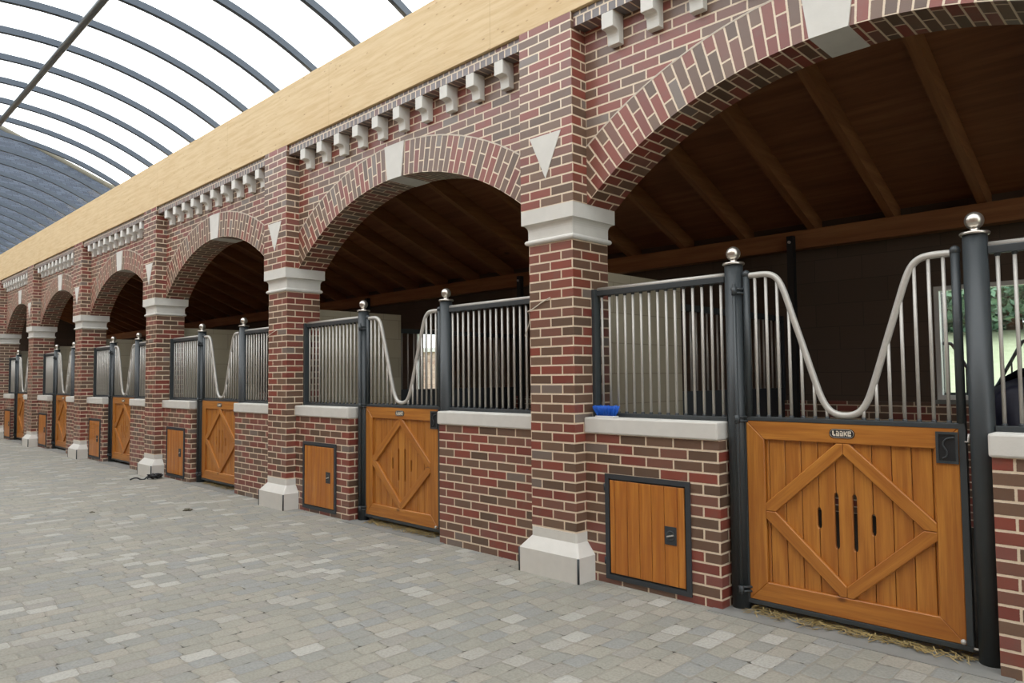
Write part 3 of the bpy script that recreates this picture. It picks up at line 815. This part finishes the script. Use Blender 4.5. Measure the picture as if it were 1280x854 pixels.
# ------------------------------------------------------------------ stall roof: deck, rafters, wall plate
ce = empty('ceiling', (0, 0, 0), kind='structure', label='boarded timber roof over the stalls')
sl = -.42; z0 = 4.66; dk = .20
rz = lambda y: z0+sl*y
d = MB(); y0, y1 = .142, BACK_Y+.3
pts = lambda x, y, z: (x, y, z)
A = [(XE0, y0, rz(y0)+dk), (XE1, y0, rz(y0)+dk), (XE1, y1, rz(y1)+dk), (XE0, y1, rz(y1)+dk)]
B = [(x, y, z+.05) for x, y, z in A]
for q, fl in ((A, 1), (B, 0)):
    uv = [(p[1], p[0]) for p in q]
    d.face(list(reversed(q)) if fl else q, list(reversed(uv)) if fl else uv)
for k in range(4): d.face([A[k], A[(k+1) % 4], B[(k+1) % 4], B[k]], [(0, 0), (1, 0), (1, .05), (0, .05)])
d.build('roof_deck', M_DECK, ce)
raf = None; x = XE1-.4; xs = 1.66
k0 = -6
for k in range(-6, 34):
    x = xs-.8*k
    if x < XE0+.3 or x > XE1-.2: continue
    if raf is None:
        q = MB(); hw = .04; y0_, y1_ = .16, BACK_Y-.002
        P = [(y0_, rz(y0_)), (y1_, rz(y1_)), (y1_, rz(y1_)+dk), (y0_, rz(y0_)+dk)]
        L = [(-hw, y, z) for y, z in P]; R_ = [(hw, y, z) for y, z in P]
        for j in range(4):
            j2 = (j+1) % 4; q.face([L[j], L[j2], R_[j2], R_[j]], [(0, L[j][1]), (0, L[j2][1]), (.08, L[j2][1]), (.08, L[j][1])])
        q.face(list(reversed(L)), [(p[2], p[1]) for p in reversed(L)]); q.face(R_, [(p[2], p[1]) for p in R_])
        raf = q.build('rafter', M_RAFT, ce, (x, 0, 0))
    else:
        dd = raf.copy(); COL.objects.link(dd); dd.parent = ce; dd.location = (x, 0, 0)
MB().box((XE0, 3.74, 2.86), (XE1, 3.88, 3.06), wood='x').build('rafter_beam', M_RAFT, ce)
for x in (-.13, -4.28, -8.3, 3.9):
    q = MB().box((x-.035, 3.66, 0), (x+.035, 3.735, 3.0)); hp = q.build('steel_upright', M_BLACK, ce)
    MB().tube([(x, 3.659, 2.93), (x, 3.64, 2.93)], .016, 10).build('bolt_head', M_ZINC, hp)

# ------------------------------------------------------------------ barrel glazed roof over the aisle
RR, RCY, RCZ = 4.46, -2.05, 5.505-4.46
ANG = math.asin(.514)
br = empty('ceiling_glazed', (0, 0, 0), kind='structure', label='barrel roof of clear sheets on curved steel ribs')
def arc(r, n=28, a0=-ANG, a1=ANG): return [(RCY+r*math.sin(a0+(a1-a0)*k/n), RCZ+r*math.cos(a0+(a1-a0)*k/n)) for k in range(n+1)]
q = MB(); hw = .028; inn, outr = arc(RR), arc(RR+.075)
for (a, a2, o, o2) in zip(inn, inn[1:], outr, outr[1:]):
    q.face([(-hw, *a), (-hw, *a2), (hw, *a2), (hw, *a)], [(0, 0)]*4, True)
    q.face([(-hw, *o), (hw, *o), (hw, *o2), (-hw, *o2)], [(0, 0)]*4, True)
    q.face([(-hw, *a), (-hw, *o), (-hw, *o2), (-hw, *a2)], [(0, 0)]*4)
    q.face([(hw, *a), (hw, *a2), (hw, *o2), (hw, *o)], [(0, 0)]*4)
q.face([(-hw, *inn[0]), (hw, *inn[0]), (hw, *outr[0]), (-hw, *outr[0])], [(0, 0)]*4); q.face([(hw, *inn[-1]), (-hw, *inn[-1]), (-hw, *outr[-1]), (hw, *outr[-1])], [(0, 0)]*4)
rib = None
KX = [-40, -25, -20.84, -16.64, -12.45, -8.37, -4.27, -2.2, -.13, 1.9, 3.2, 20]
KD = [1.384, 1.384, .722, .091, -.269, -.422, -.409, -.355, -.272, -.247, -.305, -.305]
def wx(X):
    for a, b, p, r in zip(KX, KX[1:], KD, KD[1:]):
        if a <= X <= b: return X+p+(r-p)*(X-a)/(b-a)
    return X
RIBX = [wx(-4.5+.855*k) for k in range(18, -26, -1) if XE0+.3 < wx(-4.5+.855*k) < XE1-.2]
for x in RIBX:
    if rib is None: rib = q.build('roof_rib', M_RIB, br, (x, 0, 0))
    else:
        dd = rib.copy(); COL.objects.link(dd); dd.parent = br; dd.location = (x, 0, 0)
MB().tube([(XE0, -1.83, 5.455), (XE1, -1.83, 5.455)], .040, 14).build('roof_purlin', M_PURL, br)
g = MB(); gi = arc(RR+.078)
for a, b in zip(gi, gi[1:]):
    g.face([(XE0, *a), (XE0, *b), (XE1, *b), (XE1, *a)], [(0, 0)]*4, True)
g.build('clear_sheet', M_GLAZ, br)
tag(MB().box((XE0-.3, -4.65, 0), (XE0-.001, .14, 4.89)).build('wall_far_blocker', MB_BRICK), kind='structure', label='unseen brick wall added to block light at the far end of the aisle')  # out of view; added so the far bays get less light
# opposite side of the aisle, behind the photographer
tag(MB().box((XE0, -4.9, 0), (XE1, -4.36, 4.19)).build('wall_opposite', MB_BRICK), kind='structure', label='brick wall on the other side of the aisle')
tag(MB().box((XE0, -4.65, 4.191), (XE1, -4.12, 4.89)).build('trim_opposite', M_OSB), kind='structure', label='beam carrying the other edge of the glazed roof')

# ------------------------------------------------------------------ small things
r = empty('brush_head', (PX[1]+.385, .165, 1.1772)); tag(r, 'blue bristled brush head lying upturned on the stone sill', 'brush')
MB().box((-.085, -.03, 0), (.085, .03, .012)).build('brush_base', M_WHITE, r, bevel=.003)
b = MB(); rnd = random.Random(3)
for k in range(300):
    x, y = rnd.uniform(-.072, .072), rnd.uniform(-.022, .022)
    ex, ey = x*1.38+rnd.gauss(0, .004), y*1.7+rnd.gauss(0, .003); h = .080+rnd.gauss(0, .004)
    b.tube([(x, y, .0125), ((x+ex)/2, (y+ey)/2, .04), (ex, ey, h)], .0028, 4)
b.build('bristles', M_BLUE, r)
def cord(name, pts, r, mat, label, cat, group=None, n=8):
    o = MB().tube(catmull(pts, n), r, 6).build(name, mat); tag(o, label, cat, group); return o
x = PX[1]
cord('white_string', [(x-.0, -.008, 2.077), (x-.09, -.009, 2.045), (x-.17, -.010, 2.008), (x-.232, -.012, 1.985), (x-.275, .05, 1.985), (x-.315, .1, 1.93), (x-.340, .1, 1.866), (x-.357, .1, 1.83), (x-.367, .1, 1.81), (x-.350, .1, 1.79)], .0042, M_CORD, 'thin pale string hanging across the large nearest pillar', 'string', 'pale strings tied on the pillars')
x = PX[2]
cord('white_string', [(x-.0, -.008, 2.06), (x-.12, -.009, 2.03), (x-.232, -.012, 1.99), (x-.285, .05, 1.98), (x-.36, .1, 1.93), (x-.40, .1, 1.86), (x-.41, .1, 1.80), (x-.39, .1, 1.76)], .0042, M_CORD, 'thin pale string hanging across the second pillar from the camera', 'string', 'pale strings tied on the pillars')
# black straps by the third pillar
b = MB(); rnd = random.Random(11); hx, hy = PX[3]+.41, -.07
P = [(hx-.10, hy-.30, .008), (hx-.06, hy-.26, .03), (hx-.03, hy-.22, .03), (hx-.02, hy-.18, .008), (hx+.0, hy-.13, .008), (hx-.01, hy-.09, .035), (hx+.02, hy-.06, .02)]
b.tube(catmull(P, 6), .011, 7)
for k in range(9):
    P = []; a = rnd.uniform(0, 6.3)
    for j in range(7):
        a += rnd.uniform(.5, 1.2)
        P.append((hx+.05+math.cos(a)*rnd.uniform(.03, .085), hy+.0+math.sin(a)*rnd.uniform(.04, .12), .012+rnd.uniform(0, .06)))
    b.tube(catmull(P, 5), .010, 7)
tag(b.build('halter_straps', M_BLACK), 'tangled black halter straps lying by the plinth of the third pillar', 'halter')
def clump(x, y, s, label, sd):
    bm = bmesh.new(); bmesh.ops.create_icosphere(bm, subdivisions=3, radius=s); rn = random.Random(sd)
    for v in bm.verts:
        k = 1+.35*math.sin(v.co.x*160+sd)*math.cos(v.co.y*140)+rn.uniform(-.12, .12)
        v.co = Vector((v.co.x*k*1.3, v.co.y*k, max(0, v.co.z*k*.4)))
    me = bpy.data.meshes.new('dirt_clump'); bm.to_mesh(me); bm.free(); me.materials.append(M_DIRT)
    o = bpy.data.objects.new('dirt_clump', me); COL.objects.link(o); o.location = (x, y, 0); tag(o, label, 'dirt clump', 'dirt clumps on the paving')
clump(-5.26, -.78, .045, 'small dark clump of dirt on the paving before the second gate', 1)
clump(-5.95, -1.57, .025, 'tiny dark crumb of dirt on the paving far left', 2)

# horses standing in the stalls (only backs and rumps show between the bars)
def make_horse():
    me = bpy.data.meshes.new('horse')
    V = [((0, 0, 1.12), .27), ((.35, 0, 1.10), .28), ((.72, 0, 1.13), .26), ((1.0, 0, 1.30), .19), ((1.22, 0, 1.55), .135), ((1.38, 0, 1.76), .11), ((1.55, 0, 1.70), .095), ((1.78, 0, 1.52), .065), ((1.86, 0, 1.46), .055),
         ((-.38, 0, 1.16), .28), ((-.66, 0, 1.12), .2), ((-.80, 0, 1.0), .05), ((-.86, 0, .62), .06), ((-.84, 0, .42), .02)]
    E = [(0, 1), (1, 2), (2, 3), (3, 4), (4, 5), (5, 6), (6, 7), (7, 8), (0, 9), (9, 10), (10, 11), (11, 12), (12, 13)]
    for s in (-1, 1):
        k = len(V); V += [((.72, s*.15, .92), .13), ((.74, s*.16, .62), .075), ((.73, s*.16, .46), .058), ((.74, s*.16, .18), .042), ((.77, s*.16, .05), .055)]
        E += [(2, k), (k, k+1), (k+1, k+2), (k+2, k+3), (k+3, k+4)]
        k = len(V); V += [((-.52, s*.16, .92), .17), ((-.42, s*.17, .72), .11), ((-.66, s*.17, .52), .062), ((-.62, s*.17, .2), .042), ((-.58, s*.17, .05), .055)]
        E += [(9, k), (k, k+1), (k+1, k+2), (k+2, k+3), (k+3, k+4)]
        k = len(V); V += [((1.36, s*.05, 1.84), .03), ((1.37, s*.06, 1.95), .012)]
        E += [(5, k), (k, k+1)]
    me.from_pydata([v for v, r in V], E, [])
    o = bpy.data.objects.new('horse', me); COL.objects.link(o); me.materials.append(M_HORSE)
    sk = o.modifiers.new('skin', 'SKIN'); sk.use_smooth_shade = True
    for d, (v, r) in zip(me.skin_vertices[0].data if me.skin_vertices else [], V): d.radius = (r, r)
    if not me.skin_vertices:
        bm = bmesh.new(); bm.from_mesh(me); lay = bm.verts.layers.skin.verify(); bm.verts.ensure_lookup_table()
        for bv, (v, r) in zip(bm.verts, V): bv[lay].radius = (r, r); bv[lay].use_root = False
        bm.verts[0][lay].use_root = True
        bm.to_mesh(me); bm.free()
    ss = o.modifiers.new('sub', 'SUBSURF'); ss.levels = 1; ss.render_levels = 2
    return o
h = make_horse(); h.location = (2.34, 2.0, 0); h.rotation_euler = (0, 0, math.radians(90)); h.scale = (1.0, 1.08, 1.09); tag(h, 'dark horse behind the bars at the right edge of the photo', 'horse', 'horses in the stalls')

# ------------------------------------------------------------------ outside
plane_o = MB(); plane_o.face([(-120, -80, -.13), (80, -80, -.13), (80, 120, -.13), (-120, 120, -.13)], [(0, 0)]*4)
tag(plane_o.build('ground', M_GRASS), kind='structure', label='pale meadow outside the stable')
bank = MB(); n = 20
for k in range(n):
    y0_, y1_ = 8+k*1.0, 9+k*1.0; f = lambda y: 3.4*(1-math.cos(PI*min(1, (y-8)/20)))/2
    bank.face([(-14, y0_, f(y0_)-.12), (20, y0_, f(y0_)-.12), (20, y1_, f(y1_)-.12), (-14, y1_, f(y1_)-.12)], [(0, 0)]*4, True)
tag(bank.build('lawn', M_GRASS), kind='structure', label='rising lawn behind the stalls')
def make_tree(sd):
    rn = random.Random(sd); root = empty('leafy_tree', (0, 0, 0))
    MB().tube([(0, 0, 0), (.05, 0, 1.0), (0, .05, 2.2), (.1, 0, 3.6)], .2, 8, radii=[.24, .19, .15, .06]).build('trunk', M_BARK, root)
    b = MB()
    for c in range(18):
        ca = rn.uniform(0, 6.3); cr = rn.uniform(.2, 1.9); cc = Vector((cr*math.cos(ca), cr*math.sin(ca), rn.uniform(.3, 4.6)))
        R = rn.uniform(.7, 1.2)
        for k in range(260):
            d = Vector((rn.gauss(0, 1), rn.gauss(0, 1), rn.gauss(0, .8))).normalized()*R*rn.uniform(.6, 1)
            p = cc+d; s = rn.uniform(.10, .2)
            u = Vector((rn.gauss(0, 1), rn.gauss(0, 1), rn.gauss(0, 1))).normalized(); w = u.cross(Vector((rn.gauss(0, 1), rn.gauss(0, 1), rn.gauss(0, 1)))).normalized()
            b.face([p-u*s, p+w*s*.5, p+u*s, p-w*s*.5], [(0, 0)]*4)
    b.build('foliage', M_LEAF, root, weld=False)
    return root
t0 = make_tree(5)
TL = ['leafy green tree seen through the window behind the nearest gate', 'bushy tree right of the post, seen through the stall window', 'bushy tree left in the stall window view']
for k, (x, y, s) in enumerate([(-4.9, 23, 1.0), (-1.5, 23.5, 1.0), (1.9, 23, 1.0), (-3.3, 28, 1.3), (1.0, 28.5, 1.3)]):
    o = t0 if k == 0 else copy_tree(t0)
    f = 3.4*(1-math.cos(PI*min(1, (y-8)/20)))/2
    o.location = (x, y, f-.15); o.scale = (s, s, s); o.rotation_euler = (0, 0, k*1.3)
    tag(o, 'bushy green tree on the rise outside the stall window', 'tree', 'trees outside the stall window')
# slate roofed building beyond the far end, seen through the glazing
hb = empty('slate_roofed_house', (-52, 6, 0)); tag(hb, 'slate roofed building seen dimly through the glazed roof', 'building')
MB().box((-15.4, -32, -.13), (15.4, 13.6, 5.8)).build('walls', M_BACK, hb)
q = MB(); e = 16.0; zr = 18.8; ze_ = 5.8; yc = 14.2; ye = -3.1; yw_ = -33
sl_ = math.hypot(e, zr-ze_)
q.face([(e, yw_, ze_), (e, yc, ze_), (0, ye, zr), (0, yw_, zr)], [(yw_, 0), (yc, 0), (ye, sl_), (yw_, sl_)])
q.face([(e, yc, ze_), (-e, yc, ze_), (0, ye, zr)], [(0, 0), (2*e, 0), (e, sl_)])
q.face([(-e, yc, ze_), (-e, yw_, ze_), (0, yw_, zr), (0, ye, zr)], [(yc, 0), (yw_, 0), (yw_, sl_), (ye, sl_)])
q.face([(e, yw_, ze_), (0, yw_, zr), (-e, yw_, ze_)], [(0, 0)]*3); q.face([(e, yw_, ze_), (-e, yw_, ze_), (-e, yc, ze_), (e, yc, ze_)], [(0, 0)]*4)
q.build('slate_roof', M_SLATE, hb)
MB().tube([(e, yc, ze_+.05), (0, ye, zr+.05)], .16, 8).build('hip_ridge', M_DIRT, hb)
# brick house behind, seen through the window of the third stall
hc = empty('brick_outbuilding', (-25.5, 22, -.13)); tag(hc, 'low pale brick outbuilding seen through the window of the third stall', 'outbuilding')
MB().box((-6, -3, 0), (6, 3, 2.95)).build('walls', M_HOUSE, hc)
q = MB().box((-6.2, -3.2, 2.95), (6.2, 3.2, 3.15))
q.build('flat_roof', M_WHITE, hc)

# ------------------------------------------------------------------ light: bright overcast sky
W = bpy.data.worlds.new('overcast'); S.world = W; W.use_nodes = True
t = W.node_tree; t.nodes.clear()
wo = t.nodes.new('ShaderNodeOutputWorld'); bg = t.nodes.new('ShaderNodeBackground'); t.links.new(bg.outputs[0], wo.inputs[0])
tc = t.nodes.new('ShaderNodeTexCoord'); sp = t.nodes.new('ShaderNodeSeparateXYZ'); t.links.new(tc.outputs['Generated'], sp.inputs[0])
nz = noise(t, tc.outputs['Generated'], 2.2, 4)
c = ramp(t, sp.outputs[2], [(0, (.78, .82, .86)), (.12, (.88, .92, .96)), (.5, (1.0, 1.02, 1.04)), (1, (1.12, 1.13, 1.14))])
c = mix(t, M(t, 'MULTIPLY', smooth(t, nz, .35, .7), .12), c, (.74, .78, .84))
t.links.new(c, bg.inputs[0]); bg.inputs[1].default_value = 3.2

# ------------------------------------------------------------------ camera
F, YAW, PITCH, ROLL = 903.0188, .7784, .0503, -.0095
cy, sy = math.cos(YAW), math.sin(YAW)
fw = Vector((-sy*math.cos(PITCH), cy*math.cos(PITCH), math.sin(PITCH))); ri = Vector((cy, sy, 0)); up = ri.cross(fw)
R2 = ri*math.cos(ROLL)+up*math.sin(ROLL); U2 = -ri*math.sin(ROLL)+up*math.cos(ROLL)
cam = bpy.data.cameras.new('camera'); co = bpy.data.objects.new('camera', cam); COL.objects.link(co)
m = Matrix.Identity(4)
for r_ in range(3): m[r_][0], m[r_][1], m[r_][2] = R2[r_], U2[r_], -fw[r_]
m.translation = Vector((3.2202, -4.0935, 1.4723)); co.matrix_world = m
cam.sensor_width = 36; cam.lens = F/1280*36; cam.clip_start = .02; cam.clip_end = 500
S.camera = co
vs = S.view_settings; S.display_settings.display_device = 'sRGB'
vs.view_transform = 'Standard'; vs.look = 'None'; vs.gamma = 1; vs.use_curve_mapping = False; vs.exposure = 0.0
S.cycles.max_bounces = 10; S.cycles.diffuse_bounces = 5; S.cycles.transparent_max_bounces = 12
S.cycles.use_denoising = True
